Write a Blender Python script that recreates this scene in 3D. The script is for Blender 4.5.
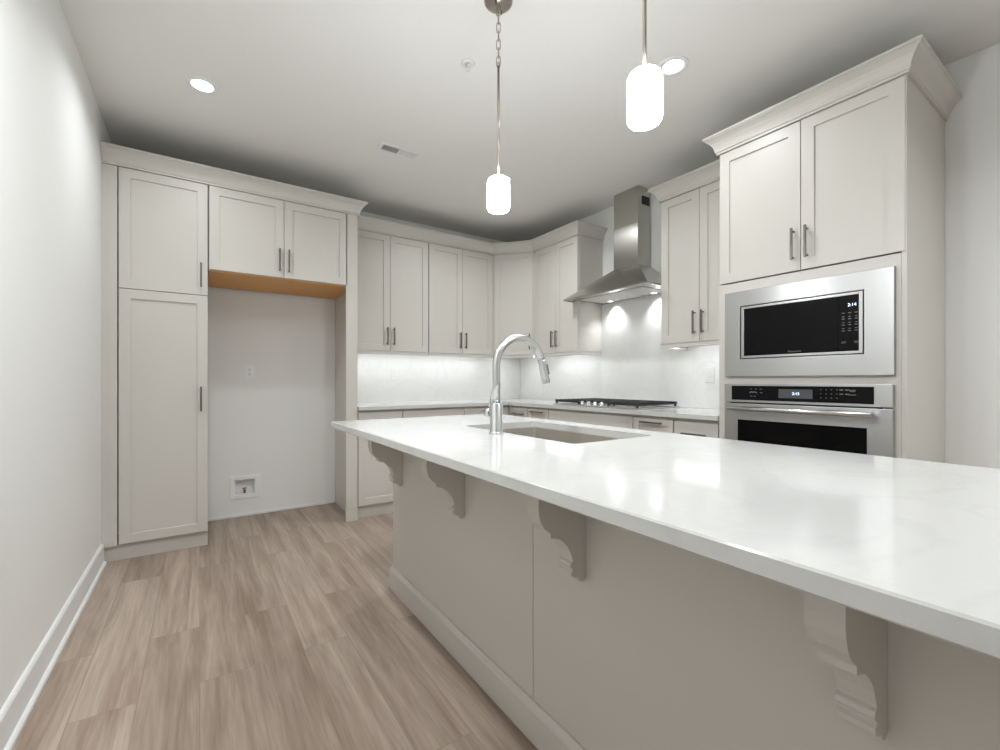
import bpy, bmesh, math, random
from mathutils import Vector, Matrix
for o in list(bpy.data.objects): bpy.data.objects.remove(o)
scn = bpy.context.scene
C = scn.collection
R = math.radians
random.seed(7)

# ------------------------------------------------------------------ camera
cd = bpy.data.cameras.new('camera'); cam = bpy.data.objects.new('camera', cd); C.objects.link(cam)
cam.location = (0, 0, 1.12); cam.rotation_euler = (R(90), 0, R(-34.14))
cd.sensor_width = 36; cd.lens = 442.7/1000*36; cd.shift_y = 0.0063; cd.clip_start = 0.02
scn.camera = cam

# ------------------------------------------------------------------ world and exposure
scn.view_settings.view_transform = 'Standard'; scn.view_settings.look = 'None'
scn.view_settings.gamma = 1; scn.view_settings.use_curve_mapping = False
scn.view_settings.exposure = 0.25
w = bpy.data.worlds.new('world'); scn.world = w; w.use_nodes = True
w.node_tree.nodes['Background'].inputs[0].default_value = (0.93, 0.97, 1.0, 1)
w.node_tree.nodes['Background'].inputs[1].default_value = 0.8
DOWN_W = 6.0        # recessed downlight, watts (dimmer group)
PEND_E = 55.0        # pendant shade emission
STRIP_E = 10.0       # under-cabinet strips
HOOD_W = 9.0

# room numbers
XL, XR, YB, YF, ZC = -0.497, 3.175, 4.245, -5.6, 2.745

ADDED_WIN = (-0.35, 2.75, 1.25, 2.45)  # opening added in the unseen rear wall to let in daylight

# ------------------------------------------------------------------ materials
def s2l(c):
    return tuple(((v/255)/12.92 if v/255 <= .04045 else ((v/255+.055)/1.055)**2.4) for v in c)
def mat(name, rgb, rough=.5, metal=0, emit=None, es=0, coat=0, spec=.5, bump=None, aniso=0):
    m = bpy.data.materials.new(name); m.use_nodes = True
    nt = m.node_tree; b = nt.nodes['Principled BSDF']
    b.inputs['Base Color'].default_value = (*s2l(rgb), 1)
    b.inputs['Roughness'].default_value = rough; b.inputs['Metallic'].default_value = metal
    b.inputs['Specular IOR Level'].default_value = spec
    if coat: b.inputs['Coat Weight'].default_value = coat; b.inputs['Coat Roughness'].default_value = .08
    if emit: b.inputs['Emission Color'].default_value = (*s2l(emit), 1); b.inputs['Emission Strength'].default_value = es
    if aniso:
        b.inputs['Anisotropic'].default_value = aniso
        t = nt.nodes.new('ShaderNodeTangent'); t.direction_type = 'RADIAL'; t.axis = 'Z'
        nt.links.new(t.outputs[0], b.inputs['Tangent'])
    if bump:
        sc, st, dist = bump
        tc = nt.nodes.new('ShaderNodeTexCoord'); mp = nt.nodes.new('ShaderNodeMapping'); mp.inputs['Scale'].default_value = sc
        n = nt.nodes.new('ShaderNodeTexNoise'); n.inputs['Scale'].default_value = 1; n.inputs['Detail'].default_value = 3
        bp = nt.nodes.new('ShaderNodeBump'); bp.inputs['Strength'].default_value = st; bp.inputs['Distance'].default_value = dist
        nt.links.new(tc.outputs['Object'], mp.inputs[0]); nt.links.new(mp.outputs[0], n.inputs['Vector'])
        nt.links.new(n.outputs['Fac'], bp.inputs['Height']); nt.links.new(bp.outputs[0], b.inputs['Normal'])
    return m

M = {}
M['wall'] = mat('wall_paint', (240, 240, 237), .7, bump=((160,)*3, .05, .001))
M['ceil'] = mat('ceiling_paint', (240, 239, 235), .85, bump=((120,)*3, .05, .001))
M['trim'] = mat('white_trim_paint', (236, 237, 236), .4)
M['cab'] = mat('warm_grey_cabinet_paint', (208, 204, 197), .38, bump=((60,)*3, .02, .001))
M['wood'] = mat('maple_underside', (232, 172, 104), .55)
M['steel'] = mat('brushed_stainless', (186, 186, 185), .34, 1, bump=((3, 3, 900), .02, .0004), aniso=.6)
M['steel'].node_tree.nodes['Principled BSDF'].inputs['Anisotropic Rotation'].default_value = .25
M['hoodsteel'] = mat('hood_stainless', (188, 186, 180), .27, 1, aniso=.75)
M['filter'] = mat('hood_filter_metal', (232, 231, 228), .45, .25)
M['sink'] = mat('sink_stainless', (205, 200, 192), .42, .85)
M['chrome'] = mat('satin_faucet_metal', (214, 216, 216), .27, 1)
M['pull'] = mat('graphite_pull_metal', (118, 113, 106), .34, .9)
M['nickel'] = mat('satin_nickel', (178, 168, 160), .3, 1)
M['glass'] = mat('black_glass', (9, 9, 10), .10, 0, spec=.16)
M['black'] = mat('black_enamel', (22, 22, 22), .35)
M['iron'] = mat('cast_iron', (40, 39, 38), .5, .2)
M['screen'] = mat('display_screen', (78, 82, 84), .2)
M['digit'] = mat('clock_digits', (220, 235, 255), .5, emit=(205, 225, 255), es=1.6)
M['key'] = mat('keypad_marks', (120, 120, 120), .5)
M['plastic'] = mat('white_plastic', (246, 246, 245), .35)
M['splashplate'] = mat('quartz_white_plastic', (226, 226, 224), .3)
M['slot'] = mat('dark_slot', (40, 38, 36), .6)
M['brass'] = mat('copper_valve', (150, 96, 66), .35, .8)
M['lamp'] = mat('lit_opal_glass', (255, 253, 248), .3, emit=(247, 251, 255), es=PEND_E)
M['lens'] = mat('lit_downlight_lens', (255, 255, 255), .4, emit=(250, 252, 255), es=9)
M['hoodlens'] = mat('lit_hood_lens', (255, 255, 255), .4, emit=(250, 252, 255), es=1.3)
M['strip'] = mat('lit_led_diffuser', (255, 255, 255), .4, emit=(247, 251, 255), es=STRIP_E)
M['ventdark'] = mat('vent_dark', (96, 95, 92), .7)

def quartz(name='white_quartz', c1=(209, 209, 206), c2=(205, 205, 203)):
    m = mat(name, (220, 220, 217), .11, spec=.35)
    nt = m.node_tree; b = nt.nodes['Principled BSDF']
    tc = nt.nodes.new('ShaderNodeTexCoord')
    n1 = nt.nodes.new('ShaderNodeTexNoise'); n1.inputs['Scale'].default_value = 2.2; n1.inputs['Detail'].default_value = 8; n1.inputs['Distortion'].default_value = 1.6
    r1 = nt.nodes.new('ShaderNodeValToRGB')
    e = r1.color_ramp.elements; e[0].position = .46; e[0].color = (0, 0, 0, 1); e[1].position = .54; e[1].color = (0, 0, 0, 1)
    k = r1.color_ramp.elements.new(.5); k.color = (1, 1, 1, 1)
    n2 = nt.nodes.new('ShaderNodeTexNoise'); n2.inputs['Scale'].default_value = 140; n2.inputs['Detail'].default_value = 2
    mx = nt.nodes.new('ShaderNodeMix'); mx.data_type = 'RGBA'
    mx.inputs[6].default_value = (*s2l(c1), 1); mx.inputs[7].default_value = (*s2l(c2), 1)
    mx2 = nt.nodes.new('ShaderNodeMix'); mx2.data_type = 'RGBA'; mx2.blend_type = 'MULTIPLY'; mx2.inputs[0].default_value = .05
    nt.links.new(tc.outputs['Object'], n1.inputs['Vector']); nt.links.new(tc.outputs['Object'], n2.inputs['Vector'])
    nt.links.new(n1.outputs['Fac'], r1.inputs[0]); nt.links.new(r1.outputs[0], mx.inputs[0])
    nt.links.new(mx.outputs[2], mx2.inputs[6]); nt.links.new(n2.outputs['Color'], mx2.inputs[7])
    nt.links.new(mx2.outputs[2], b.inputs['Base Color'])
    return m
M['quartz'] = quartz()
M['splash'] = quartz('polished_white_quartz', (232, 232, 229), (228, 228, 226))  # worktop quartz again, lightened: the brighter light on the splashback is in its colour

def floor_mat():
    m = bpy.data.materials.new('oak_vinyl_planks'); m.use_nodes = True
    nt = m.node_tree; b = nt.nodes['Principled BSDF']; L = nt.links.new
    N = nt.nodes.new
    tc = N('ShaderNodeTexCoord'); sp = N('ShaderNodeSeparateXYZ'); cb = N('ShaderNodeCombineXYZ')
    L(tc.outputs['Object'], sp.inputs[0]); L(sp.outputs['Y'], cb.inputs['X']); L(sp.outputs['X'], cb.inputs['Y'])
    br = N('ShaderNodeTexBrick'); br.offset = .37; br.offset_frequency = 2; br.squash = 1
    br.inputs['Scale'].default_value = 1; br.inputs['Mortar Size'].default_value = .0012; br.inputs['Mortar Smooth'].default_value = .3
    br.inputs['Brick Width'].default_value = 1.22; br.inputs['Row Height'].default_value = .18
    br.inputs['Color1'].default_value = (0, 0, 0, 1); br.inputs['Color2'].default_value = (1, 1, 1, 1); br.inputs['Mortar'].default_value = (.5, .5, .5, 1)
    L(cb.outputs[0], br.inputs['Vector'])
    # per-plank shift of the grain
    off = N('ShaderNodeVectorMath'); off.operation = 'MULTIPLY_ADD'
    off.inputs[1].default_value = (7.3, 3.1, 5.7); L(br.outputs['Color'], off.inputs[0]); L(cb.outputs[0], off.inputs[2])
    mp = N('ShaderNodeMapping'); mp.inputs['Scale'].default_value = (1.1, 15, 1); L(off.outputs[0], mp.inputs[0])
    n1 = N('ShaderNodeTexNoise'); n1.inputs['Scale'].default_value = 1.0; n1.inputs['Detail'].default_value = 6; n1.inputs['Distortion'].default_value = .8; L(mp.outputs[0], n1.inputs['Vector'])
    mp2 = N('ShaderNodeMapping'); mp2.inputs['Scale'].default_value = (7, 150, 1); L(off.outputs[0], mp2.inputs[0])
    n2 = N('ShaderNodeTexNoise'); n2.inputs['Scale'].default_value = 1; n2.inputs['Detail'].default_value = 5; L(mp2.outputs[0], n2.inputs['Vector'])
    mp3 = N('ShaderNodeMapping'); mp3.inputs['Scale'].default_value = (1.1, 5.0, 1); L(off.outputs[0], mp3.inputs[0])
    wv = N('ShaderNodeTexWave'); wv.bands_direction = 'Y'; wv.inputs['Scale'].default_value = 2.4; wv.inputs['Distortion'].default_value = 9; wv.inputs['Detail'].default_value = 3; wv.inputs['Detail Scale'].default_value = 1.2
    L(mp3.outputs[0], wv.inputs['Vector'])
    ramp = N('ShaderNodeValToRGB'); e = ramp.color_ramp.elements
    e[0].position = .30; e[0].color = (*s2l((143, 124, 110)), 1); e[1].position = .72; e[1].color = (*s2l((180, 163, 149)), 1)
    k = e.new(.5); k.color = (*s2l((163, 147, 133)), 1)
    L(n1.outputs['Fac'], ramp.inputs[0])
    a = N('ShaderNodeMix'); a.data_type = 'RGBA'; a.blend_type = 'OVERLAY'; a.inputs[0].default_value = .30
    L(ramp.outputs[0], a.inputs[6]); L(n2.outputs['Color'], a.inputs[7])
    gray = N('ShaderNodeRGBToBW'); L(n2.outputs['Color'], gray.inputs[0]); L(gray.outputs[0], a.inputs[7])
    a2 = N('ShaderNodeMix'); a2.data_type = 'RGBA'; a2.blend_type = 'SOFT_LIGHT'; a2.inputs[0].default_value = .06
    L(a.outputs[2], a2.inputs[6]); L(wv.outputs['Color'], a2.inputs[7])
    a3 = N('ShaderNodeMix'); a3.data_type = 'RGBA'; a3.blend_type = 'SOFT_LIGHT'; a3.inputs[0].default_value = .17
    L(a2.outputs[2], a3.inputs[6]); L(br.outputs['Color'], a3.inputs[7])
    sm = N('ShaderNodeMix'); sm.data_type = 'RGBA'; sm.inputs[7].default_value = (*s2l((112, 96, 86)), 1)
    mf = N('ShaderNodeMath'); mf.operation = 'MULTIPLY'; mf.inputs[1].default_value = .55
    L(br.outputs['Fac'], mf.inputs[0]); L(mf.outputs[0], sm.inputs[0]); L(a3.outputs[2], sm.inputs[6])
    L(sm.outputs[2], b.inputs['Base Color'])
    b.inputs['Roughness'].default_value = .48; b.inputs['Specular IOR Level'].default_value = .35
    bp = N('ShaderNodeBump'); bp.inputs['Strength'].default_value = .15; bp.inputs['Distance'].default_value = .001
    L(n2.outputs['Fac'], bp.inputs['Height']); L(bp.outputs[0], b.inputs['Normal'])
    return m
M['floor'] = floor_mat()

# ------------------------------------------------------------------ mesh helpers
class MB:
    def __init__(s): s.bm = bmesh.new()
    def box(s, x0, x1, y0, y1, z0, z1, bev=0):
        bm = s.bm
        v = [bm.verts.new((x, y, z)) for x in (x0, x1) for y in (y0, y1) for z in (z0, z1)]
        f = [bm.faces.new([v[i] for i in q]) for q in ((0, 1, 3, 2), (4, 6, 7, 5), (0, 4, 5, 1), (2, 3, 7, 6), (0, 2, 6, 4), (1, 5, 7, 3))]
        if bev:
            es = list({e for fc in f for e in fc.edges})
            bmesh.ops.bevel(bm, geom=es, offset=bev, segments=2, affect='EDGES', profile=.5)
        return s
    def tube(s, pts, r, seg=16, cap=True):
        bm = s.bm; pts = [Vector(p) for p in pts]; n = len(pts)
        rs = r if isinstance(r, (list, tuple)) else [r]*n
        t0 = (pts[1]-pts[0]).normalized()
        up = Vector((0, 0, 1)) if abs(t0.z) < .9 else Vector((1, 0, 0))
        u = t0.cross(up).normalized(); rings = []
        for i, p in enumerate(pts):
            a = pts[max(i-1, 0)]; b = pts[min(i+1, n-1)]; t = (b-a)
            t = t.normalized() if t.length > 1e-9 else t0
            u = (u - t*u.dot(t)).normalized(); v = t.cross(u)
            rings.append([bm.verts.new(p + rs[i]*(math.cos(2*math.pi*k/seg)*u + math.sin(2*math.pi*k/seg)*v)) for k in range(seg)])
        for A, B in zip(rings, rings[1:]):
            for k in range(seg): bm.faces.new((A[k], A[(k+1) % seg], B[(k+1) % seg], B[k])).smooth = True
        if cap: bm.faces.new(rings[0][::-1]); bm.faces.new(rings[-1])
        return s
    def ring(s, pts, r, seg=8):      # closed tube
        bm = s.bm; pts = [Vector(p) for p in pts]; n = len(pts); rings = []
        nrm = (pts[1]-pts[0]).cross(pts[2]-pts[1]).normalized()
        for i, p in enumerate(pts):
            t = (pts[(i+1) % n]-pts[i-1]).normalized(); u = t.cross(nrm).normalized()
            rings.append([bm.verts.new(p + r*(math.cos(2*math.pi*k/seg)*u + math.sin(2*math.pi*k/seg)*nrm)) for k in range(seg)])
        for i in range(n):
            A, B = rings[i], rings[(i+1) % n]
            for k in range(seg): bm.faces.new((A[k], A[(k+1) % seg], B[(k+1) % seg], B[k])).smooth = True
        return s
    def lathe(s, prof, c=(0, 0, 0), seg=40, smooth=True):   # prof: (r, z) from bottom to top
        bm = s.bm; rings = []
        for r, z in prof:
            if r < 1e-6: rings.append([bm.verts.new((c[0], c[1], c[2]+z))])
            else: rings.append([bm.verts.new((c[0]+r*math.cos(2*math.pi*k/seg), c[1]+r*math.sin(2*math.pi*k/seg), c[2]+z)) for k in range(seg)])
        for A, B in zip(rings, rings[1:]):
            for k in range(seg):
                k2 = (k+1) % seg
                if len(A) == 1 and len(B) == 1: continue
                if len(A) == 1: f = bm.faces.new((A[0], B[k2], B[k]))
                elif len(B) == 1: f = bm.faces.new((A[k], A[k2], B[0]))
                else: f = bm.faces.new((A[k], A[k2], B[k2], B[k]))
                f.smooth = smooth
        return s
    def prism(s, poly, f0, f1):      # poly 2-D, f0/f1 map (u,v)->3-D for both ends
        bm = s.bm
        A = [bm.verts.new(f0(u, v)) for u, v in poly]; B = [bm.verts.new(f1(u, v)) for u, v in poly]
        n = len(poly)
        for i in range(n): bm.faces.new((A[i], A[(i+1) % n], B[(i+1) % n], B[i]))
        bm.faces.new(A[::-1]); bm.faces.new(B)
        return s
    def sweep(s, path, prof, z0):    # mitred moulding, outward = right of travel
        bm = s.bm; P = [Vector((p[0], p[1])) for p in path]; n = len(P); rings = []
        for i in range(n):
            ds = []
            if i > 0: ds.append((P[i]-P[i-1]).normalized())
            if i < n-1: ds.append((P[i+1]-P[i]).normalized())
            ns = [Vector((d.y, -d.x)) for d in ds]
            if len(ns) == 1: m = ns[0]
            else:
                m = (ns[0]+ns[1]); m = m/m.length; m = m/max(.2, m.dot(ns[0]))
            rings.append([bm.verts.new((P[i].x+m.x*o, P[i].y+m.y*o, z0+z)) for o, z in prof])
        k = len(prof)
        for A, B in zip(rings, rings[1:]):
            for j in range(k): bm.faces.new((A[j], A[(j+1) % k], B[(j+1) % k], B[j]))
        bm.faces.new(rings[0][::-1]); bm.faces.new(rings[-1])
        return s
    def door(s, x0, z0, w_, h, stile=.057, rail=None, rec=.009, th=.02):
        bm = s.bm; rail = rail or stile; b = .0015
        def rg(ix, iz, y): return [bm.verts.new(p) for p in ((x0+ix, y, z0+iz), (x0+w_-ix, y, z0+iz), (x0+w_-ix, y, z0+h-iz), (x0+ix, y, z0+h-iz))]
        rr = [rg(0, 0, th), rg(0, 0, b), rg(b, b, 0), rg(stile, rail, 0), rg(stile+.0015, rail+.0015, rec)]
        for A, B in zip(rr, rr[1:]):
            for k in range(4): bm.faces.new((A[k], A[(k+1) % 4], B[(k+1) % 4], B[k]))
        bm.faces.new(rr[0][::-1]); bm.faces.new(rr[-1])
        return s
    def build(s, name, m, parent=None):
        bmesh.ops.recalc_face_normals(s.bm, faces=s.bm.faces)
        me = bpy.data.meshes.new(name); s.bm.to_mesh(me); s.bm.free(); me.materials.append(m)
        o = bpy.data.objects.new(name, me); C.objects.link(o)
        if parent: o.parent = parent
        return o

GROUPS = {'wall_cabinet': 'wall cabinets around the kitchen', 'base_cabinet': 'base cabinets under the perimeter worktop', 'crown_moulding': 'crown mouldings on top of the cabinets',
          'backsplash': 'quartz splashback slabs', 'under_cabinet_light': 'LED strips under the wall cabinets', 'recessed_ceiling_light': 'recessed ceiling lights', 'pendant_lamp': 'pendant lamps over the island',
          'wall_outlet': 'white double sockets on the walls'}
def tag(o, label, cat, group=None):
    o['label'] = label; o['category'] = cat
    group = group or GROUPS.get(o.name.split('.')[0])
    if group: o['group'] = group
    return o
def thing(name, label, cat, loc=(0, 0, 0), rz=0, group=None):
    o = bpy.data.objects.new(name, None); C.objects.link(o); o.location = loc; o.rotation_euler = (0, 0, rz)
    o.empty_display_size = .1
    return tag(o, label, cat, group)
def struct(name, mb, m):
    o = mb.build(name, m); o['kind'] = 'structure'; return o
def text_mesh(s, size, name, m, parent, loc, rot=(R(90), 0, 0), ext=.0004, sx=1):
    cu = bpy.data.curves.new(name+'_curve', 'FONT'); cu.body = s; cu.size = size; cu.extrude = ext; cu.align_x = 'CENTER'; cu.align_y = 'CENTER'
    t = bpy.data.objects.new(name+'_tmp', cu); C.objects.link(t)
    dg = bpy.context.evaluated_depsgraph_get(); dg.update()
    me = bpy.data.meshes.new_from_object(t.evaluated_get(dg)); bpy.data.objects.remove(t)
    me.materials.clear(); me.materials.append(m)
    o = bpy.data.objects.new(name, me); C.objects.link(o); o.parent = parent; o.location = loc; o.rotation_euler = rot; o.scale = (sx, 1, 1)
    return o

# ------------------------------------------------------------------ room shell
T = .12
struct('floor', MB().box(XL-T, XR+T, YF-T, YB+T, -.08, 0), M['floor'])
struct('ceiling', MB().box(XL-T, XR+T, YF-T, YB+T, ZC, ZC+.1), M['ceil'])
struct('wall_left', MB().box(XL-T, XL, YF-T, YB, 0, ZC), M['wall'])
struct('wall_right', MB().box(XR, XR+T, YF-T, YB, 0, ZC), M['wall'])
BX = (.236, .386, .178, .304)       # valve box hole in the back wall
wb = MB()
wb.box(XL-T, BX[0], YB, YB+T, 0, ZC).box(BX[1], XR+T, YB, YB+T, 0, ZC).box(BX[0], BX[1], YB, YB+T, 0, BX[2]).box(BX[0], BX[1], YB, YB+T, BX[3], ZC)
struct('wall_back', wb, M['wall'])
wf = MB(); x0, x1, z0, z1 = ADDED_WIN
wf.box(XL, x0, YF-T, YF, 0, ZC).box(x1, XR, YF-T, YF, 0, ZC).box(x0, x1, YF-T, YF, 0, z0).box(x0, x1, YF-T, YF, z1, ZC)
struct('wall_front', wf, M['wall'])
wn = MB(); f = .05
wn.box(x0, x1, YF-.09, YF-.03, z0, z0+f).box(x0, x1, YF-.09, YF-.03, z1-f, z1)
for q in range(4):
    xx = x0 + (x1-x0-f)*q/3; wn.box(xx, xx+f, YF-.09, YF-.03, z0+f, z1-f)
struct('window_1', wn, M['trim'])  # frame of the added rear window, out of view
bbp = [(0, 0), (.024, 0), (.024, .012), (.020, .018), (.013, .022), (.013, .118), (.009, .126), (.004, .13), (0, .13)]
bbp = [(-o_, z_) for o_, z_ in bbp]      # path runs toward +Y along the left wall: outward is +X = right of travel
struct('baseboard_left', MB().sweep([(XL, YF), (XL, 3.6)], [(-o_, z_) for o_, z_ in bbp], 0), M['trim'])
struct('baseboard_right', MB().sweep([(XR, .58), (XR, YF)], [(-o_, z_) for o_, z_ in bbp], 0), M['trim'])
struct('baseboard_back', MB().box(.052, .960, YB-.014, YB, 0, .022, .003), M['trim'])

# ------------------------------------------------------------------ pulls
def pull_v(parent, x, z0, z1):
    b = MB().box(x-.0055, x+.0055, -.036, -.026, z0, z1, .0015)
    for z in (z0+.014, z1-.014): b.tube([(x, -.028, z), (x, 0, z)], .0045, 10)
    return b.build('handle', M['pull'], parent)
def pull_h(parent, x0, x1, z):
    b = MB().box(x0, x1, -.036, -.026, z-.0055, z+.0055, .0015)
    for x in (x0+.014, x1-.014): b.tube([(x, -.028, z), (x, 0, z)], .0045, 10)
    return b.build('handle', M['pull'], parent)
PI2 = math.pi/2
G = .0016   # half the reveal between two doors

def doors(t, spans, z0, z1, pulls, pz=.055, pl=.16):
    """spans: x ranges; pulls: 'l','r' or None, the side of the door the pull is on"""
    for (a, b), p in zip(spans, pulls):
        d = MB().door(a+G, z0+G, b-a-2*G, z1-z0-2*G).build('door', M['cab'], t)
        if p == 'r': pull_v(d, b-.031, z0+pz, z0+pz+pl)
        if p == 'l': pull_v(d, a+.031, z0+pz, z0+pz+pl)

ZT = 2.455  # top of the tall and wall cabinets
# ---- pantry
t = thing('pantry_cabinet', 'tall grey two-door pantry cabinet standing in the corner against the left wall', 'cabinet', (-.42, 3.60, 0))
MB().box(0, .465, .02, .64, .1, ZT).build('carcass', M['cab'], t)
MB().box(-.0765, -.004, .004, .02, .1, ZT).build('filler_strip', M['cab'], t)
MB().box(-.0765, .465, .035, .06, 0, .1).build('toe_kick', M['cab'], t)
d = MB().door(.003, .106, .46, 1.592).build('door', M['cab'], t); pull_v(d, .427, .92, 1.085)
d = MB().door(.003, 1.702, .46, ZT-1.704).build('door', M['cab'], t); pull_v(d, .427, 1.752, 1.915)
# ---- cabinet over the fridge space
t = thing('wall_cabinet', 'deep two-door cabinet with a bare wood underside over the empty fridge space', 'cabinet', (.05, 3.60, 1.875))
MB().box(0, .910, .0015, .0235, .006, .0075).box(0, .984, .0235, .64, .006, ZT-1.875).build('carcass', M['cab'], t)
MB().box(.004, .983, .0245, .63, 0, .0055).build('underside_panel', M['wood'], t)['label'] = 'bare orange wood underside panel'
doors(t, [(.002, .465), (.465, .924)], .008, ZT-1.875, ['r', 'l'], pz=.04, pl=.168)
# ---- end panel
t = thing('end_panel', 'thin full-height grey side panel set back behind the stile beside the fridge space', 'panel', (.963, 3.60, 0))
MB().box(.072, .090, .0205, .64, 0, ZT, .0008).build('panel', M['cab'], t)
t = thing('face_stile', 'narrow full-height grey stile between the empty fridge space and the wall cabinets', 'trim', (.963, 3.60, 0))
MB().box(0, .090, 0, .020, .021, ZT, .0015).build('board', M['cab'], t)
MB().box(-.001, .094, -.006, .020, 0, .02, .002).build('foot_trim', M['cab'], t)

# ---- wall cabinets
YU = 3.912; XU = 2.85; ZU = 1.395
def upper(label, loc, rz, W, spans, pulls, led, dep=.309, H=None, rail_l=0, rail_r=0, side=0):
    t = thing('wall_cabinet', label, 'cabinet', loc, rz, None)
    H = ZT-ZU
    MB().box(.001, W-.001, .02, .02+dep, .004, H).build('carcass', M['cab'], t)
    doors(t, spans, 0, H, pulls)
    m = MB().box(-rail_l+.001, W-.001+rail_r, .006, .026, -.03, .0035, .003)
    m.build('light_rail', M['cab'], t)
    if side: MB().box(side-.009, side+.009, .0265, .02+dep, -.03, .0035, .002).build('light_rail', M['cab'], t)
    return t
upper('two-door wall cabinet right beside the full-height end panel', (1.056, YU, ZU), 0, .768, [(.003, .384), (.384, .765)], ['r', 'l'], True)
upper('two-door wall cabinet beside the angled corner cabinet, left of the tap', (1.824, YU, ZU), 0, .741, [(.003, .371), (.371, .738)], ['r', 'l'], True)
upper('two-door wall cabinet between the angled corner cabinet and the hood', (XU, 3.575, ZU), -PI2, .635, [(.012, .325), (.325, .632)], ['r', 'l'], True, dep=.303, side=.622)
upper('two-door wall cabinet between the hood and the oven tower', (XU, 2.065, ZU), -PI2, .622, [(.003, .310), (.310, .619)], ['r', 'l'], True, dep=.303, rail_l=.014, side=.012)
# ---- angled corner cabinet
t = thing('corner_cabinet', 'angled single-door wall cabinet set across the corner of the room', 'cabinet', (2.572, 3.904, ZU))
ax, ay, bx_, by_ = 2.572, 3.934, 2.872, 3.582
poly = [(2.567, 3.932), (2.871, 3.577), (XR-.002, 3.577), (XR-.002, YB-.002), (2.567, YB-.002)]
MB().prism([(x-2.572, y-3.904) for x, y in poly], lambda u, v: (u, v, .004), lambda u, v: (u, v, ZT-ZU)).build('carcass', M['cab'], t)
A = Vector((2.5745, 3.906)); B = Vector((2.846, 3.589)); ang = math.atan2(B.y-A.y, B.x-A.x); LW = (B-A).length
d = MB().door(.004, 0, LW-.008, ZT-ZU, stile=.052).build('door', M['cab'], t); d.location = (A.x-2.572, A.y-3.904, 0); d.rotation_euler = (0, 0, ang)
pull_v(d, LW-.034, .055, .215)
d = MB().box(-.002, LW, .008, .026, -.03, .0).build('light_rail', M['cab'], t); d.location = (A.x-2.572, A.y-3.904, 0); d.rotation_euler = (0, 0, ang)

# ---- crowns
CR = [(-.018, 0), (.010, 0), (.010, .010), (.016, .013), (.018, .028), (.024, .046), (.035, .064), (.049, .078), (.059, .084), (.059, .089), (.065, .091), (.065, .102), (-.018, .102)]
def crown(label, path):
    return tag(MB().sweep(path, CR, ZT+.001).build('crown_moulding', M['cab']), label, 'crown moulding', None)
crown('long crown moulding along the top of the pantry and fridge-space cabinets', [(XL+.001, 3.602), (1.053, 3.602), (1.053, 3.84)])
crown('crown moulding bending round the corner wall cabinets, ending left of the hood', [(1.075, YU), (2.570, YU), (XU, 3.583), (XU, 2.94), (XR-.002, 2.94)])
crown('short crown moulding over the wall cabinet between hood and oven tower', [(XR-.002, 2.065), (XU, 2.065), (XU, 1.512)])
XT = 2.54
crown('crown moulding wrapping the top of the tall oven tower', [(2.77, 1.44), (XT, 1.44), (XT, .60), (XR-.002, .60)])

# ---- oven tower: local x = 1.44 - Y, y into the wall
t = thing('oven_tower_cabinet', 'tall grey tower cabinet housing the microwave and the wall oven', 'cabinet', (XT, 1.44, 0), -PI2)
W = .84; D = XR-.004-XT
b = MB().box(0, .018, .02, D, .1, ZT).box(W-.018, W, .004, D, 0, ZT).box(.018, W-.018, D-.01, D, .1, ZT).box(.018, W-.018, .02, D-.01, ZT-.02, ZT).box(.018, W-.018, .02, D-.01, 1.66, 1.68)
b.box(.018, W-.018, .03, D-.01, 1.12, 1.135).box(.018, W-.018, .03, D-.01, .34, .36)
b.build('carcass', M['cab'], t)
b = MB()
b.box(0, .062, .004, .02, .34, 1.683).box(W-.082, W-.019, .004, .02, .34, 1.683)
b.box(.062, W-.082, .004, .02, 1.612, 1.683).box(.062, W-.082, .004, .02, 1.09, 1.165).box(.062, W-.082, .004, .02, .34, .385)
b.build('face_frame', M['cab'], t)
doors(t, [(.003, .43), (.43, W-.003)], 1.688, ZT, ['r', 'l'], pz=.055, pl=.163)
d = MB().door(.003, .106, W-.024, .228).build('drawer', M['cab'], t); pull_h(d, .33, .49, .27)
MB().box(0, W-.02, .05, .07, 0, .1).build('toe_kick', M['cab'], t)

# ---- microwave
t = thing('microwave', 'built-in microwave with a wide stainless trim frame, above the oven', 'microwave', (XT, 1.44, 1.147), -PI2)
x0, x1, h = .045, .803, .480
a, b_, c, d_ = .133, .696, .098, .395      # black opening
fr = MB()
y0, y1 = -.018, .003
rg = [[fr.bm.verts.new(p) for p in ((ax, yy, az), (bx3, yy, az), (bx3, yy, bz3), (ax, yy, bz3))] for ax, bx3, az, bz3, yy in
      ((x0, x1, 0, h, y1), (x0, x1, 0, h, y0+.0015), (x0+.0015, x1-.0015, .0015, h-.0015, y0), (a-.001, b_+.001, c-.001, d_+.001, y0), (a, b_, c, d_, y0+.001), (a, b_, c, d_, y1))]
for A_, B_ in zip(rg, rg[1:]+rg[:1]):
    for k in range(4): fr.bm.faces.new((A_[k], A_[(k+1) % 4], B_[(k+1) % 4], B_[k]))
fr.build('trim_frame', M['steel'], t)
MB().box(a+.0005, b_-.0005, -.008, .40, c+.0005, d_-.0005).build('body', M['black'], t)
bz = MB(); q = .005; th = .015; e0, e1, g0, g1 = a+q, b_-q, c+q, d_-q
bz.box(e0, e0+th, -.016, -.0085, g0, g1, .001).box(e1-th, e1, -.016, -.0085, g0, g1, .001).box(e0+th, e1-th, -.016, -.0085, g0, g0+.012, .001).box(e0+th, e1-th, -.016, -.0085, g1-.012, g1, .001)
bz.build('bezel', M['steel'], t)
DV = 1.44-.844
dr = MB().box(e0+th+.0005, DV-.001, -.0145, -.0085, g0+.0125, g1-.0125).build('door', M['glass'], t)
text_mesh('KitchenAid', .0135, 'brand_lettering', M['key'], dr, ((e0+DV)/2+.040, -.0148, g0+.024))
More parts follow.
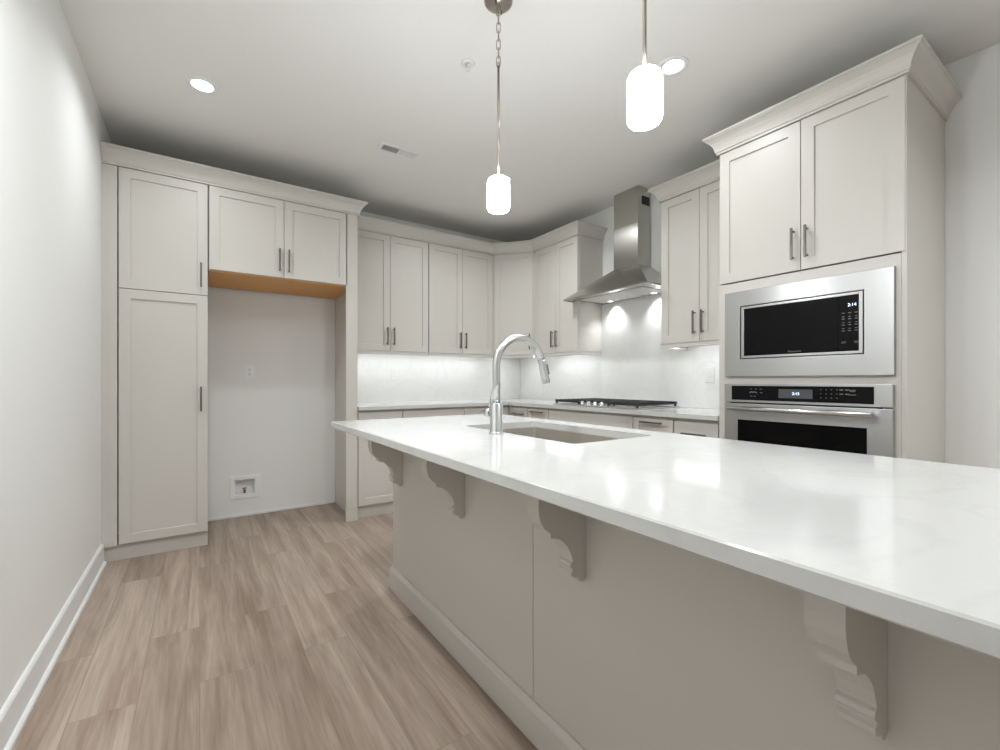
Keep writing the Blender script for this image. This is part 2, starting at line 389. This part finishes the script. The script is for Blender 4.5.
cp = MB().box(DV+.001, e1-th-.0005, -.0145, -.0085, g0+.0125, g1-.0125).build('control_panel', M['glass'], t)
text_mesh('2:14', .020, 'clock_display', M['digit'], cp, (DV+.054, -.0148, g1-.058))
kp = MB()
for r_ in range(7):
    for k in range(3):
        zz = g1-.096 - r_*.0140 - (.003 if r_ % 2 else 0)
        wd = .012 if r_ % 2 == 0 else .009
        kp.box(DV+.020+k*.025-wd/2, DV+.020+k*.025+wd/2, -.0149, -.0144, zz, zz+.0028)
kp.build('keypad', M['key'], cp); kp = MB()
for k in (0, 2): kp.box(DV+.012+k*.025, DV+.030+k*.025, -.0149, -.0144, g0+.051, g0+.0530).box(DV+.012+k*.025, DV+.030+k*.025, -.0149, -.0144, g0+.056, g0+.058)
kp.build('start_keys', M['key'], cp)

# ---- wall oven
t = thing('wall_oven', 'stainless built-in wall oven with black control strip, under the microwave', 'oven', (XT, 1.44, .37), -PI2)
Z = .37
MB().box(.066, .754, .004, .52, .02, .715).build('body', M['black'], t)
x0, x1 = .045, .80
MB().box(x0, x1, -.022, .003, 1.003-Z, 1.106-Z, .002).build('control_fascia', M['steel'], t)
cg = MB().box(.089, .734, -.0245, -.0223, 1.016-Z, 1.095-Z, .0006).build('control_glass', M['glass'], t)
ds = MB().box(.337, .493, -.0256, -.0247, 1.032-Z, 1.079-Z).build('display', M['screen'], cg)
text_mesh('2:15', .020, 'clock_digits', M['digit'], ds, (.418, -.0260, 1.056-Z))
kp = MB()
def key(x, z, w_=.008, h_=.0026): kp.box(x-w_/2, x+w_/2, -.0252, -.0246, z-Z-h_/2, z-Z+h_/2)
for i, x in enumerate((.197, .222, .247)): key(x, 1.078, .012)
for x in (.193, .207, .223, .250): key(x, 1.058, .011); 
for x in (.198, .216): key(x, 1.0625, .016); key(x, 1.038, .012)
kp.build('mode_keys', M['key'], cg); kp = MB()
for r_ in range(3):
    for k in range(4): key(.528+k*.022, 1.079-r_*.02, .005)
for k in range(2):
    for r_ in range(2): key(.612+k*.022, 1.079-r_*.02, .014, .005)
kp.build('keypad', M['key'], cg); kp = MB(); key(.655, 1.078, .026); key(.655, 1.072, .020); key(.655, 1.056, .028)
kp.build('start_keys', M['key'], cg)
dd = MB().box(x0, x1, -.022, .003, .385-Z, .996-Z, .002).build('door', M['steel'], t)
MB().box(.123, .708, -.0245, -.0223, .50-Z, .906-Z, .0006).build('window', M['glass'], dd)
hd = MB().tube([(.092, -.068, .9695-Z), (.740, -.068, .9695-Z)], .0125, 24)
for x in (.118, .714): hd.box(x-.012, x+.012, -.066, -.0225, .960-Z, .979-Z, .003)
hd.build('handle', M['chrome'], dd)

# ---- base cabinets
YBF = 3.60; XBF = 2.555
def base(label, loc, rz, W, layout, dep, name='base_cabinet', fill=None):
    """layout: list of (kind, x0, x1, z0, z1, pull)"""
    t = thing(name, label, 'cabinet', loc, rz)
    MB().box(.0008, W-.0008, .02, dep, .1, .884).build('carcass', M['cab'], t)
    MB().box(.0008, W-.0008, .036, .06, 0, .0995).build('toe_kick', M['cab'], t)
    if fill: MB().box(fill[0], fill[1], .001, .0195, .1, .884).build('filler_strip', M['cab'], t)
    for kind, a, b, z0, z1, p in layout:
        m = MB()
        if kind == 'slab': m.box(a+G, b-G, 0, .0195, z0+G, z1-G, .0012); o = m.build('drawer', M['cab'], t)
        elif kind == 'drawer': m.door(a+G, z0+G, b-a-2*G, z1-z0-2*G, stile=.045, rail=.04); o = m.build('drawer', M['cab'], t)
        else: m.door(a+G, z0+G, b-a-2*G, z1-z0-2*G); o = m.build('door', M['cab'], t)
        if p == 'mid': pull_h(o, (a+b)/2-.08, (a+b)/2+.08, (z0+z1)/2)
        if p == 'top': pull_h(o, (a+b)/2-.085, (a+b)/2+.085, z1-.025)
        if p == 'sml': pull_h(o, (a+b)/2-.085, (a+b)/2+.085, z1-.06)
        if p == 'vr': pull_v(o, b-.03, z1-.215, z1-.055)
        if p == 'vl': pull_v(o, a+.03, z1-.215, z1-.055)
    return t
ZD = .865
base('narrow base cabinet beside the full-height end panel, one door under a drawer', (1.056, YBF, 0), 0, .381, [('slab', .003, .379, .715, ZD, 'mid'), ('door', .003, .379, .106, .712, 'vr')], .642)
base('wide base cabinet in the middle of the back counter run', (1.4375, YBF, 0), 0, .60, [('slab', .002, .598, .715, ZD, 'mid'), ('door', .002, .30, .106, .712, 'vr'), ('door', .30, .598, .106, .712, 'vl')], .642)
base('base cabinet at the corner end of the back counter run', (2.038, YBF, 0), 0, .536, [('slab', .002, .496, .715, ZD, 'mid'), ('door', .002, .496, .106, .712, 'vl')], .642)
dpr = XR-.003-XBF
base('small base cabinet with a drawer next to the inner counter corner', (XBF, 3.598, 0), -PI2, .296, [('drawer', .022, .294, .715, ZD, 'sml'), ('door', .022, .294, .106, .712, 'vr')], dpr, fill=(-.001, .0215))
base('base cabinet with a drawer just left of the cooktop front panel', (XBF, 3.300, 0), -PI2, .296, [('drawer', .002, .294, .68, ZD, 'top'), ('door', .002, .294, .106, .677, 'vr')], dpr)
base('wide base cabinet with a plain false front under the gas cooktop', (XBF, 3.002, 0), -PI2, .919, [('slab', .002, .917, .715, ZD, None), ('door', .002, .459, .106, .712, 'vr'), ('door', .459, .917, .106, .712, 'vl')], dpr)
base('base cabinet with a framed drawer just right of the cooktop front panel', (XBF, 2.081, 0), -PI2, .327, [('drawer', .002, .325, .68, ZD, 'top'), ('door', .002, .325, .106, .677, 'vr')], dpr)
base('base cabinet with a plain drawer standing against the oven tower', (XBF, 1.752, 0), -PI2, .308, [('slab', .002, .300, .715, ZD, 'mid'), ('door', .002, .300, .106, .712, 'vl')], dpr)

# ---- perimeter countertop (L)
def Lslab(poly, z0, z1, bev=.002):
    m = MB(); m.prism(poly, lambda u, v: (u, v, z0), lambda u, v: (u, v, z1))
    bmesh.ops.bevel(m.bm, geom=list(m.bm.edges), offset=bev, segments=2, affect='EDGES', profile=.5)
    return m
tag(Lslab([(1.057, 3.578), (2.533, 3.578), (2.533, 1.444), (XR-.002, 1.444), (XR-.002, YB-.002), (1.057, YB-.002)], .885, .915).build('countertop', M['quartz']),
    'white quartz L-shaped worktop running along the two walls', 'countertop')
# ---- backsplashes
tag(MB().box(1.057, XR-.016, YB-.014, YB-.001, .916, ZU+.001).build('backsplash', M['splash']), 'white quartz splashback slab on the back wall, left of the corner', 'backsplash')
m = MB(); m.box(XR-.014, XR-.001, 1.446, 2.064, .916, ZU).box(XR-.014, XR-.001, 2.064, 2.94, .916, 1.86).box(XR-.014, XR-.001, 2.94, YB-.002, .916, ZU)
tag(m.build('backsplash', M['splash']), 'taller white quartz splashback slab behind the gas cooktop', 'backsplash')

# ---- LED strips under the wall cabinets
def strip(label, loc, rz, L_, y=.05, W_=.050):
    t = thing('under_cabinet_light', label, 'light', loc, rz)
    MB().box(0, L_, y, y+W_, -.004, .0035).build('housing', M['plastic'], t)
    MB().box(.004, L_-.004, y+.002, y+W_-.002, -.0085, -.0045).build('diffuser', M['strip'], t)
for lab, loc, rz, L_ in (
    ('lit LED strip under the cabinet next to the end panel', (1.07, YU, ZU), 0, .74),
    ('lit LED strip under the cabinet left of the angled corner cabinet', (1.835, YU, ZU), 0, .72),
    ('lit LED strip under the cabinet left of the hood', (XU, 3.565, ZU), -PI2, .59),
    ('short lit LED strip under the angled corner cabinet', (2.635, 4.00, ZU), -R(45), .42),
    ('lit LED strip under the cabinet beside the oven tower', (XU, 2.035, ZU), -PI2, .57)):
    strip(lab, loc, rz, L_, y=.135)

# ---- range hood: local origin at wall, x along -Y, y into wall
HY, HZ = 2.545, 1.845
t = thing('range_hood', 'stainless chimney range hood on the wall over the gas cooktop', 'range hood', (0, 0, 0))
hw = .455; xf = 2.73; xb = XR-.016
lip = .014
cy0, cy1 = 2.388, 2.646; cxf = 2.995; ztop = 2.088
m = MB(); bm = m.bm
def rect(xa, xb_, ya, yb, z): return [bm.verts.new(p) for p in ((xa, ya, z), (xb_, ya, z), (xb_, yb, z), (xa, yb, z))]
r0 = rect(xf+.010, xb, HY-hw+.010, HY+hw-.010, HZ); r1 = rect(xf, xb, HY-hw, HY+hw, HZ); r2 = rect(xf, xb, HY-hw, HY+hw, HZ+lip)
r3 = rect(cxf-.004, xb, cy0-.004, cy1+.004, ztop)
for A_, B_ in ((r0, r1), (r1, r2), (r2, r3)):
    for k in range(4): bm.faces.new((A_[k], A_[(k+1) % 4], B_[(k+1) % 4], B_[k]))
bm.faces.new(r3)
ru = rect(xf+.010, xb-.002, HY-hw+.010, HY+hw-.010, HZ+.006)
for k in range(4): bm.faces.new((r0[k], r0[(k+1) % 4], ru[(k+1) % 4], ru[k]))
bm.faces.new(ru)
m.build('canopy', M['hoodsteel'], t)
m = MB()
for k in range(3):
    ya = HY-.34+k*.228
    m.box(xf+.10, xb-.06, ya, ya+.222, HZ+.001, HZ+.005, .001)
    for j in range(14): m.box(xf+.115+j*.0205, xf+.120+j*.0205, ya+.01, ya+.212, HZ-.001, HZ+.0015)
m.build('grease_filter', M['filter'], t)
for yy in (2.298, 2.762):
    MB().lathe([(0, HZ-.003), (.022, HZ-.003), (.026, HZ), (.026, HZ+.004), (0, HZ+.004)], (xb-.075, yy, 0), 24).build('hood_lamp', M['hoodlens'], t)
    l = bpy.data.lights.new('hood_spot', 'SPOT'); l.energy = HOOD_W; l.spot_size = R(115); l.spot_blend = 1; l.shadow_soft_size = .018; l.color = (.94, .97, 1)
    o = bpy.data.objects.new('hood_spot', l); C.objects.link(o); o.location = (xb-.05, yy, HZ-.010); o.parent = t
m = MB().box(cxf, xb, cy0, cy1, ztop+.0005, 2.44, .0012).box(cxf+.002, xb, cy0+.002, cy1-.002, 2.441, ZC-.003, .0012)
m.build('chimney', M['hoodsteel'], t)
m = MB().box(cxf+.055, cxf+.15, cy0-.0006, cy0+.001, 2.60, 2.67)
for j in range(6): m.box(cxf+.057, cxf+.148, cy0-.002, cy0-.0006, 2.604+j*.0115, 2.608+j*.0115)
m.build('vent_grille', M['slot'], t)
m = MB()
for k in range(6): m.tube([(xf-.0015, HY-.235-k*.026, HZ+.007), (xf+.001, HY-.235-k*.026, HZ+.007)], .0038, 12)
m.build('control_buttons', M['chrome'], t)

# ---- gas cooktop
t = thing('gas_cooktop', 'stainless gas cooktop with black cast-iron grates under the hood', 'cooktop', (2.60, 2.995, .916), -PI2)
W, D = .915, .51
MB().box(0, W, 0, D, 0, .010, .003).build('tray', M['steel'], t)
sects = [(.012, .302, .02), (.306, .609, .105), (.613, .903, .02)]
for (a, b, yf) in sects:
    g = MB(); zt = .046; yb = D-.02; r_ = .0055
    def bar(xa, ya, xb2, yb2, zz=zt-.009, hh=.018, ww=.009):
        if abs(xa-xb2) < 1e-6: g.box(xa-ww/2, xa+ww/2, min(ya, yb2), max(ya, yb2), zz-hh/2, zz+hh/2, .0015)
        else: g.box(min(xa, xb2), max(xa, xb2), ya-ww/2, ya+ww/2, zz-hh/2, zz+hh/2, .0015)
    bar(a, yf, a, yb, zt-.0165, .010); bar(b, yf, b, yb, zt-.0165, .010); bar(a, yf, b, yf, zt-.011, .022); bar(a, yb, b, yb, zt-.011, .022)
    n = 9
    for k in range(1, n):
        yy = yf+(yb-yf)*k/n
        if k in (2, 6) or k == 4 or k == 5 or k == 7 or k == 1 or k == 3 or k == 8:
            if k in (4, 5): bar(a, yy, b, yy)
            else: bar(a, yy, a+(b-a)*.36, yy); bar(b-(b-a)*.36, yy, b, yy)
    bar((a+b)/2, yf, (a+b)/2, yf+.07); bar((a+b)/2, yb-.07, (a+b)/2, yb); bar((a+b)/2, (yf+yb)/2-.06, (a+b)/2, (yf+yb)/2+.06)
    for xx in (a+.008, b-.008):
        for yy in (yf+.008, yb-.008): g.box(xx-.007, xx+.007, yy-.007, yy+.007, .0101, zt-.014, .002)
    g.build('grate', M['iron'], t)
for (x, y, r_) in ((.157, .14, .036), (.157, .38, .045), (.457, .30, .055), (.758, .14, .045), (.758, .38, .036)):
    bn = MB().lathe([(0, .0101), (r_, .0101), (r_, .018), (r_*.8, .021), (0, .021)], (x, y, 0), 24).build('burner', M['steel'], t)
    MB().lathe([(0, .0212), (r_*.72, .0212), (r_*.72, .026), (r_*.6, .029), (0, .029)], (x, y, 0), 24).build('burner_cap', M['iron'], bn)
for k in range(5):
    x = .312+k*.073
    kn = MB().lathe([(0, .0101), (.021, .0101), (.021, .016), (.016, .018), (.0155, .034), (.013, .037), (0, .037)], (x, .05, 0), 24)
    kn.box(x-.003, x+.003, .036, .064, .030, .040, .001); kn.build('knob', M['chrome'], t)

# ------------------------------------------------------------------ island
IX, IY1, IY0 = .868, 2.312, -.42
t = thing('kitchen_island', 'long grey kitchen island base with scrolled corbels under the white overhang', 'island', (IX, IY1, 0), -PI2)
# local x = IY1 - Y ; y = X - IX
L_ = IY1-IY0; sm_ = IY1-1.095; sm2 = sm_+1.22; XI = 1.505-IX
m = MB().box(0, sm_-.0015, 0, .018, 0, .884, .001); m.build('panel', M['cab'], t)
m = MB().box(sm_+.0015, sm2-.0015, 0, .018, 0, .884, .001); m.build('panel', M['cab'], t)
m = MB().box(sm2+.0015, L_, 0, .018, 0, .884, .001); m.build('panel', M['cab'], t)
MB().box(0, .018, .0185, XI, 0, .884, .001).build('end_panel', M['cab'], t)
MB().box(L_-.018, L_, .0185, XI, 0, .884, .001).build('end_panel', M['cab'], t)
MB().box(.0185, L_-.0185, .0186, .025, 0, .884).build('backing', M['cab'], t)
MB().box(.0185, L_-.0185, XI-.02, XI-.001, .1, .884).box(.0185, L_-.0185, XI-.07, XI-.05, 0, .0995).build('cabinet_front', M['cab'], t)
n = 5
for k in range(n):
    w_ = (L_-.04)/n; a = .02+k*w_
    d = MB().door(0, 0, w_-.004, .75).build('door', M['cab'], t); d.location = (a+w_-.002, XI+.0195, .108); d.rotation_euler = (0, 0, math.pi)
    pull_v(d, .03, .55, .71)
bb2 = [(0, 0), (.016, 0), (.016, .098), (.012, .108), (.006, .114), (.004, .12), (0, .12)]
# island baseboard: wrap the far end; travel so that outward is on the right (local coordinates)
m = MB().sweep([(-.0005, XI), (-.0005, -.0005), (L_, -.0005)], bb2, 0)
# in local coordinates outward of this path is on the left, so the profile is mirrored
m.build('baseboard', M['cab'], t)
prof = [(0, 0), (.168, 0), (.168, .012), (.164, .016), (.164, .03), (.170, .06), (.171, .085), (.168, .108), (.160, .128), (.148, .143), (.136, .150), (.136, .152), (.130, .156), (.130, .168),
        (.116, .171), (.100, .176), (.084, .187), (.070, .202), (.058, .220), (.051, .240), (.050, .246), (.056, .250), (.059, .257), (.056, .263), (.050, .266), (.050, .270), (.055, .275), (.054, .284), (.044, .290), (.032, .293), (.027, .297), (.024, .305), (.012, .308), (.005, .304), (0, .300)]
for yy in (2.172, 1.527, .864, .2266, -.40):
    if yy < IY0+.0: continue
    xa = IY1-yy            # near face (toward the camera) has larger local x
    m = MB().prism(prof, lambda u, v: (xa-.049, -.0005-u*.965, .8835-v*.985), lambda u, v: (xa, -.0005-u*.965, .8835-v*.985))
    m.build('corbel', M['cab'], t)

# ---- island countertop with sink cut-out
CX0, CX1, CY0, CY1 = .555, 1.548, -.47, 2.352
SX0, SX1, SY0, SY1 = 1.010, 1.425, 1.060, 1.785
def rounded(x0, x1, y0, y1, r, n=6):
    pts = []
    for cx, cy, a0 in ((x1-r, y1-r, 0), (x0+r, y1-r, 90), (x0+r, y0+r, 180), (x1-r, y0+r, 270)):
        for k in range(n+1):
            a = R(a0+90*k/n); pts.append((cx+r*math.cos(a), cy+r*math.sin(a)))
    return pts
m = MB(); bm = m.bm; z0, z1 = .885, .915; bv = .003
inn = rounded(SX0, SX1, SY0, SY1, .022)
def ringv(pts, z): return [bm.verts.new((x, y, z)) for x, y in pts]
outer = [(CX1, CY1), (CX0, CY1), (CX0, CY0), (CX1, CY0)]
oin = [(CX1-bv, CY1-bv), (CX0+bv, CY1-bv), (CX0+bv, CY0+bv), (CX1-bv, CY0+bv)]
oT = ringv(oin, z1); oU = ringv(outer, z1-bv); oL = ringv(outer, z0+bv); oB = ringv(oin, z0)
iT = ringv(inn, z1); iB = ringv(inn, z0)
def strips(A_, B_):
    n = len(A_)
    for k in range(n): bm.faces.new((A_[k], A_[(k+1) % n], B_[(k+1) % n], B_[k]))
strips(oT, oU); strips(oU, oL); strips(oL, oB); strips(iT, iB)
for O, I in ((oT, iT), (oB, iB)):
    q = len(I)//4
    for c in range(4):      # corner fan plus the side toward the next corner
        seg = I[c*q:(c+1)*q]
        for a_, b_ in zip(seg, seg[1:]): bm.faces.new((O[c], b_, a_))
        nx = I[((c+1)*q) % len(I)]
        bm.faces.new((O[c], O[(c+1) % 4], nx, seg[-1]))
tag(m.build('island_countertop', M['quartz']), 'large white quartz slab on the island, cut out for the sink', 'countertop')

# ---- sink
m = MB(); bm = m.bm
rr = []
for off, z in ((.022, .884), (-.004, .884), (-.004, .872), (.000, .70), (-.012, .672), (-.035, .664)):
    rr.append(ringv(rounded(SX0-off, SX1+off, SY0-off, SY1+off, max(.012, .022+off)), z))
for A_, B_ in zip(rr, rr[1:]): strips(A_, B_)
bm.faces.new(rr[-1])
for f_ in bm.faces: f_.smooth = False
# outer skin gives the basin thickness
rr2 = []
for off, z in ((.022, .8825), (.004, .8825), (.004, .69), (-.01, .664), (-.035, .660)):
    rr2.append(ringv(rounded(SX0-off, SX1+off, SY0-off, SY1+off, max(.012, .022+off)), z))
for A_, B_ in zip(rr2, rr2[1:]): strips(A_, B_)
bm.faces.new(rr2[-1]); strips(rr[0], rr2[0])
t = thing('sink', 'undermount stainless steel sink set in the island worktop', 'sink', (0, 0, 0))
m.build('basin', M['sink'], t)
MB().lathe([(0, .6645), (.045, .6645), (.045, .6675), (.036, .6675), (.03, .6655), (0, .6655)], ((SX0+SX1)/2+.08, (SY0+SY1)/2, 0), 28).build('drain', M['chrome'], t)

# ---- faucet
FX, FY = .962, 1.444
t = thing('faucet', 'tall gooseneck pull-down tap standing on the island by the sink', 'faucet', (FX, FY, .915))
m = MB().lathe([(0, 0), (.0290, 0), (.0290, .004), (.026, .007), (.0242, .010), (.0242, .118), (.0225, .1205), (.0165, .1215), (0, .1215)], (0, 0, 0), 36); m.build('body', M['chrome'], t)
# spout centreline
pts = [(0, 0, .1216), (0, 0, .20), (0, 0, .265)]
cx, cz, rad = .116, .265, .116
for k in range(1, 25):
    a = R(180 - 165*k/24); pts.append((cx+rad*math.cos(a), 0, cz+rad*math.sin(a)))
m = MB().tube(pts, .0155, 24); m.build('spout', M['chrome'], t)
px_, _, pz_ = pts[-1]; a = R(180-165); tx, tz = math.sin(a), -math.cos(a)
m = MB().tube([(px_+tx*s_, 0, pz_+tz*s_) for s_ in (.0005, .002, .012, .060, .096, .100)], [.0150, .0165, .0165, .0175, .0180, .0160], 24)
sh = m.build('spray_head', M['chrome'], t)
bx2 = MB().box(-.003, .005, -.008, .008, -.022, .022, .002).build('spray_button', M['pull'], sh); bx2.location = (px_+tx*.045+.018, 0, pz_+tz*.045+.004); bx2.rotation_euler = (0, -R(15), 0)
m = MB().tube([(0, .022, .080), (0, .036, .080)], .013, 24).tube([(0, .037, .080), (0, .072, .080)], .0175, 24).tube([(0, .073, .080), (0, .082, .080)], .0150, 24)
hb = m.build('valve', M['chrome'], t)
MB().tube([(-.002, .044, .094), (-.004, .040, .118), (-.006, .029, .165)], [.0050, .0045, .0034], 12).build('lever', M['chrome'], hb)

# ------------------------------------------------------------------ outlets and valve box on the walls
def flat_outlet(label, loc, rz, w_=.070, h=.114):
    t = thing('wall_outlet', label, 'outlet', loc, rz)
    MB().box(-w_/2, w_/2, -.0045, 0, -h/2, h/2, .002).build('cover_plate', M['splashplate'], t)
    r_ = MB().box(-.0165, .0165, -.0058, -.0046, -.033, .033, .0006).build('socket', M['splashplate'], t)
    for s_ in (-1, 1):
        MB().box(-.0075, -.0060, -.0061, -.0059, s_*.018-.003, s_*.018+.005).box(.0060, .0075, -.0061, -.0059, s_*.018-.003, s_*.018+.005).build('slots', M['key'], r_)
def outlet(label, loc, rz, w_=.070, h=.114):
    t = thing('wall_outlet', label, 'outlet', loc, rz)
    MB().box(-w_/2, w_/2, -.006, 0, -h/2, h/2, .002).build('cover_plate', M['plastic'], t)
    for s_ in (-1, 1):
        r_ = MB().box(-.017, .017, -.0078, -.0062, s_*.020-.015, s_*.020+.015, .0006).build('socket', M['plastic'], t)
        q = MB()
        for x in (-.007, .007): q.box(x-.0012, x+.0012, -.0082, -.0079, s_*.020-.001, s_*.020+.009)
        q.tube([(0, -.0082, s_*.020-.008), (0, -.0079, s_*.020-.008)], .0028, 10); q.build('slots', M['slot'], r_)
outlet('white double socket on the bare wall of the fridge space', (.343, YB-.0005, 1.197), 0)
flat_outlet('white double socket on the splashback below the cabinet by the end panel', (1.60, YB-.0145, 1.187), 0)
flat_outlet('white double socket on the splashback between cooktop and oven tower', (XR-.0145, 1.86, 1.168), -PI2)
t = thing('water_supply_box', 'white recessed fridge water box low on the bare wall', 'water supply box', (.311, YB, .241))
cx0, cx1, cz0, cz1 = -.103, .112, -.094, .094; hx0, hx1, hz0, hz1 = BX[0]-.311+.001, BX[1]-.311-.001, BX[2]-.241+.001, BX[3]-.241-.001
m = MB().box(cx0, hx0, -.007, -.0005, cz0, cz1, .0015).box(hx1, cx1, -.007, -.0005, cz0, cz1, .0015).box(hx0, hx1, -.007, -.0005, cz0, hz0, .0015).box(hx0, hx1, -.007, -.0005, hz1, cz1, .0015)
m.build('frame', M['plastic'], t)
k = .003
m = MB().box(hx0, hx0+k, -.0004, .075, hz0, hz1).box(hx1-k, hx1, -.0004, .075, hz0, hz1).box(hx0+k, hx1-k, -.0004, .075, hz0, hz0+k).box(hx0+k, hx1-k, -.0004, .075, hz1-k, hz1).box(hx0+k, hx1-k, .072, .075, hz0+k, hz1-k)
m.build('recess', M['plastic'], t)
m = MB().tube([(0, .04, hz0+.004), (0, .04, -.030)], .007, 12).tube([(0, .04, -.034), (0, .012, -.034)], .009, 12).box(-.016, .016, .034, .046, -.022, -.014, .002)
m.build('valve', M['brass'], t)

# ------------------------------------------------------------------ ceiling fittings
def downlight(label, x, y, watts=DOWN_W, sp=150):
    t = thing('recessed_ceiling_light', label, 'ceiling light', (x, y, ZC), 0)
    MB().lathe([(.0505, -.0015), (.053, -.006), (.072, -.006), (.075, -.003), (.075, 0)], seg=40).build('trim_ring', M['trim'], t)
    MB().lathe([(0, -.004), (.050, -.004), (.050, -.001), (0, -.001)], seg=40).build('lens', M['lens'], t)
    l = bpy.data.lights.new('downlight', 'AREA'); l.shape = 'DISK'; l.size = .10; l.energy = watts; l.color = (.935, .97, 1); l.spread = R(sp)
    o = bpy.data.objects.new('downlight', l); C.objects.link(o); o.location = (0, 0, -.010); o.parent = t
downlight('round recessed ceiling light nearest the pantry', .012, 2.925, 5.0, 150)
downlight('round recessed ceiling light between the right pendant and the oven tower', 2.018, 1.388, 5)
downlight('round recessed ceiling light hidden behind the left pendant shade, near the corner cabinets', 2.018, 2.925, 10)
downlight('round recessed ceiling light over the floor beside the camera', .012, 1.20, 16, 150)  # added out of view to light the left wall, floor and island
downlight('round recessed ceiling light farthest behind the camera', .012, -2.3)  # added out of view as weak light from the rear
downlight('round recessed ceiling light behind the camera at the right', 2.018, -.9, 24)  # added out of view, mainly to brighten the right wall
# supply register
t = thing('ceiling_vent', 'white two-bank louvred air register in the ceiling', 'vent', (1.165, 2.989, ZC))
m = MB(); a, b_ = .145, .055; z0, z1 = -.006, -.0003
m.box(-a, a, -b_, -.036, z0, z1, .001).box(-a, a, .036, b_, z0, z1, .001).box(-a, -.122, -.036, .036, z0, z1, .001).box(.122, a, -.036, .036, z0, z1, .001).box(-.008, .008, -.036, .036, z0, z1, .001)
m.build('frame', M['trim'], t)
MB().box(-.122, .122, -.036, .036, -.0014, -.0004).build('duct_throat', M['ventdark'], t)
m = MB()
for s_, rng in ((1, (-.119, -.011)), (-1, (.011, .119))):
    for k in range(11):
        x = rng[0]+(rng[1]-rng[0])*(k+.5)/11; dx = .0035*s_
        p = [(x-dx-.0006, -.0065), (x-dx+.0006, -.0065), (x+dx+.0006, -.0015), (x+dx-.0006, -.0015)]
        m.prism(p, lambda u, v: (u, -.036, v), lambda u, v: (u, .036, v))
m.build('louvres', M['trim'], t)
# sprinkler
t = thing('fire_sprinkler', 'small white fire sprinkler head in the ceiling left of the pendant chain', 'sprinkler', (1.133, 1.962, ZC))
MB().lathe([(0, -.001), (.034, -.001), (.034, -.003), (.028, -.006), (.016, -.008), (.014, -.002), (0, -.002)], seg=32).build('escutcheon', M['trim'], t)
m = MB().tube([(0, 0, -.003), (0, 0, -.020)], .006, 12).tube([(-.009, 0, -.012), (-.011, 0, -.024), (-.003, 0, -.036)], .0016, 8).tube([(.009, 0, -.012), (.011, 0, -.024), (.003, 0, -.036)], .0016, 8)
m.box(-.010, .010, -.002, .002, -.014, -.011).tube([(0, 0, -.020), (0, 0, -.036)], .0012, 8).lathe([(0, -.036), (.012, -.036), (.012, -.0375), (0, -.0375)], seg=20)
m.build('nozzle', M['trim'], t)

# pendants
def pendant(label, x, y, dz=0):
    t = thing('pendant_lamp', label, 'pendant lamp', (x, y, ZC))
    cn = MB().lathe([(0, -.026), (.012, -.026), (.030, -.022), (.052, -.012), (.060, -.004), (.061, -.0005), (0, -.0005)], seg=40).build('canopy', M['nickel'], t)
    for s_ in (-1, 1): MB().lathe([(0, -.031), (.0045, -.031), (.0055, -.026), (.0055, -.017), (0, -.017)], (s_*.030*math.cos(.6), s_*.030*math.sin(.6), 0), 14).build('screw', M['pull'], cn)
    m = MB(); z = -.024; n = 7; ll = .0345; hh = .022; ww = .008
    for k in range(n):
        zc = z - hh - k*(hh*2-.008)+.006; pts = []
        for j in range(16):
            a = 2*math.pi*j/16; u = ww*math.cos(a); v = (hh-ww)*(1 if math.sin(a) > 0 else -1)*(1 if abs(math.sin(a)) > 1e-3 else 0) + ww*math.sin(a)
            pts.append((u*.72, u*.72, zc+v) if k % 2 else (u*.72, -u*.72, zc+v))
        m.ring(pts, .0021, 8)
    m.build('chain', M['nickel'], t)
    zr = z - hh*2 - (n-1)*(hh*2-.008)
    MB().tube([(0, 0, zr+.010), (0, 0, -.7535-dz)], .0055, 14).lathe([(0, zr+.006), (.008, zr+.006), (.009, zr+.016), (.006, zr+.022), (0, zr+.024)], (0, 0, 0), 16).build('rod', M['nickel'], t)
    prof = [(r_, z_-dz) for r_, z_ in [(0, -.897), (.035, -.897), (.0420, -.894), (.0460, -.888), (.0475, -.880), (.0475, -.782), (.0460, -.771), (.042, -.762), (.035, -.757), (.020, -.7545), (0, -.754)]]
    MB().lathe(prof, seg=40).build('shade', M['lamp'], t)
pendant('pendant lamp hanging on its chain over the island, left of the range hood', 1.058, 1.572)
pendant('second pendant lamp over the island, the larger-looking one nearer the oven tower', 1.026, .795, .010)
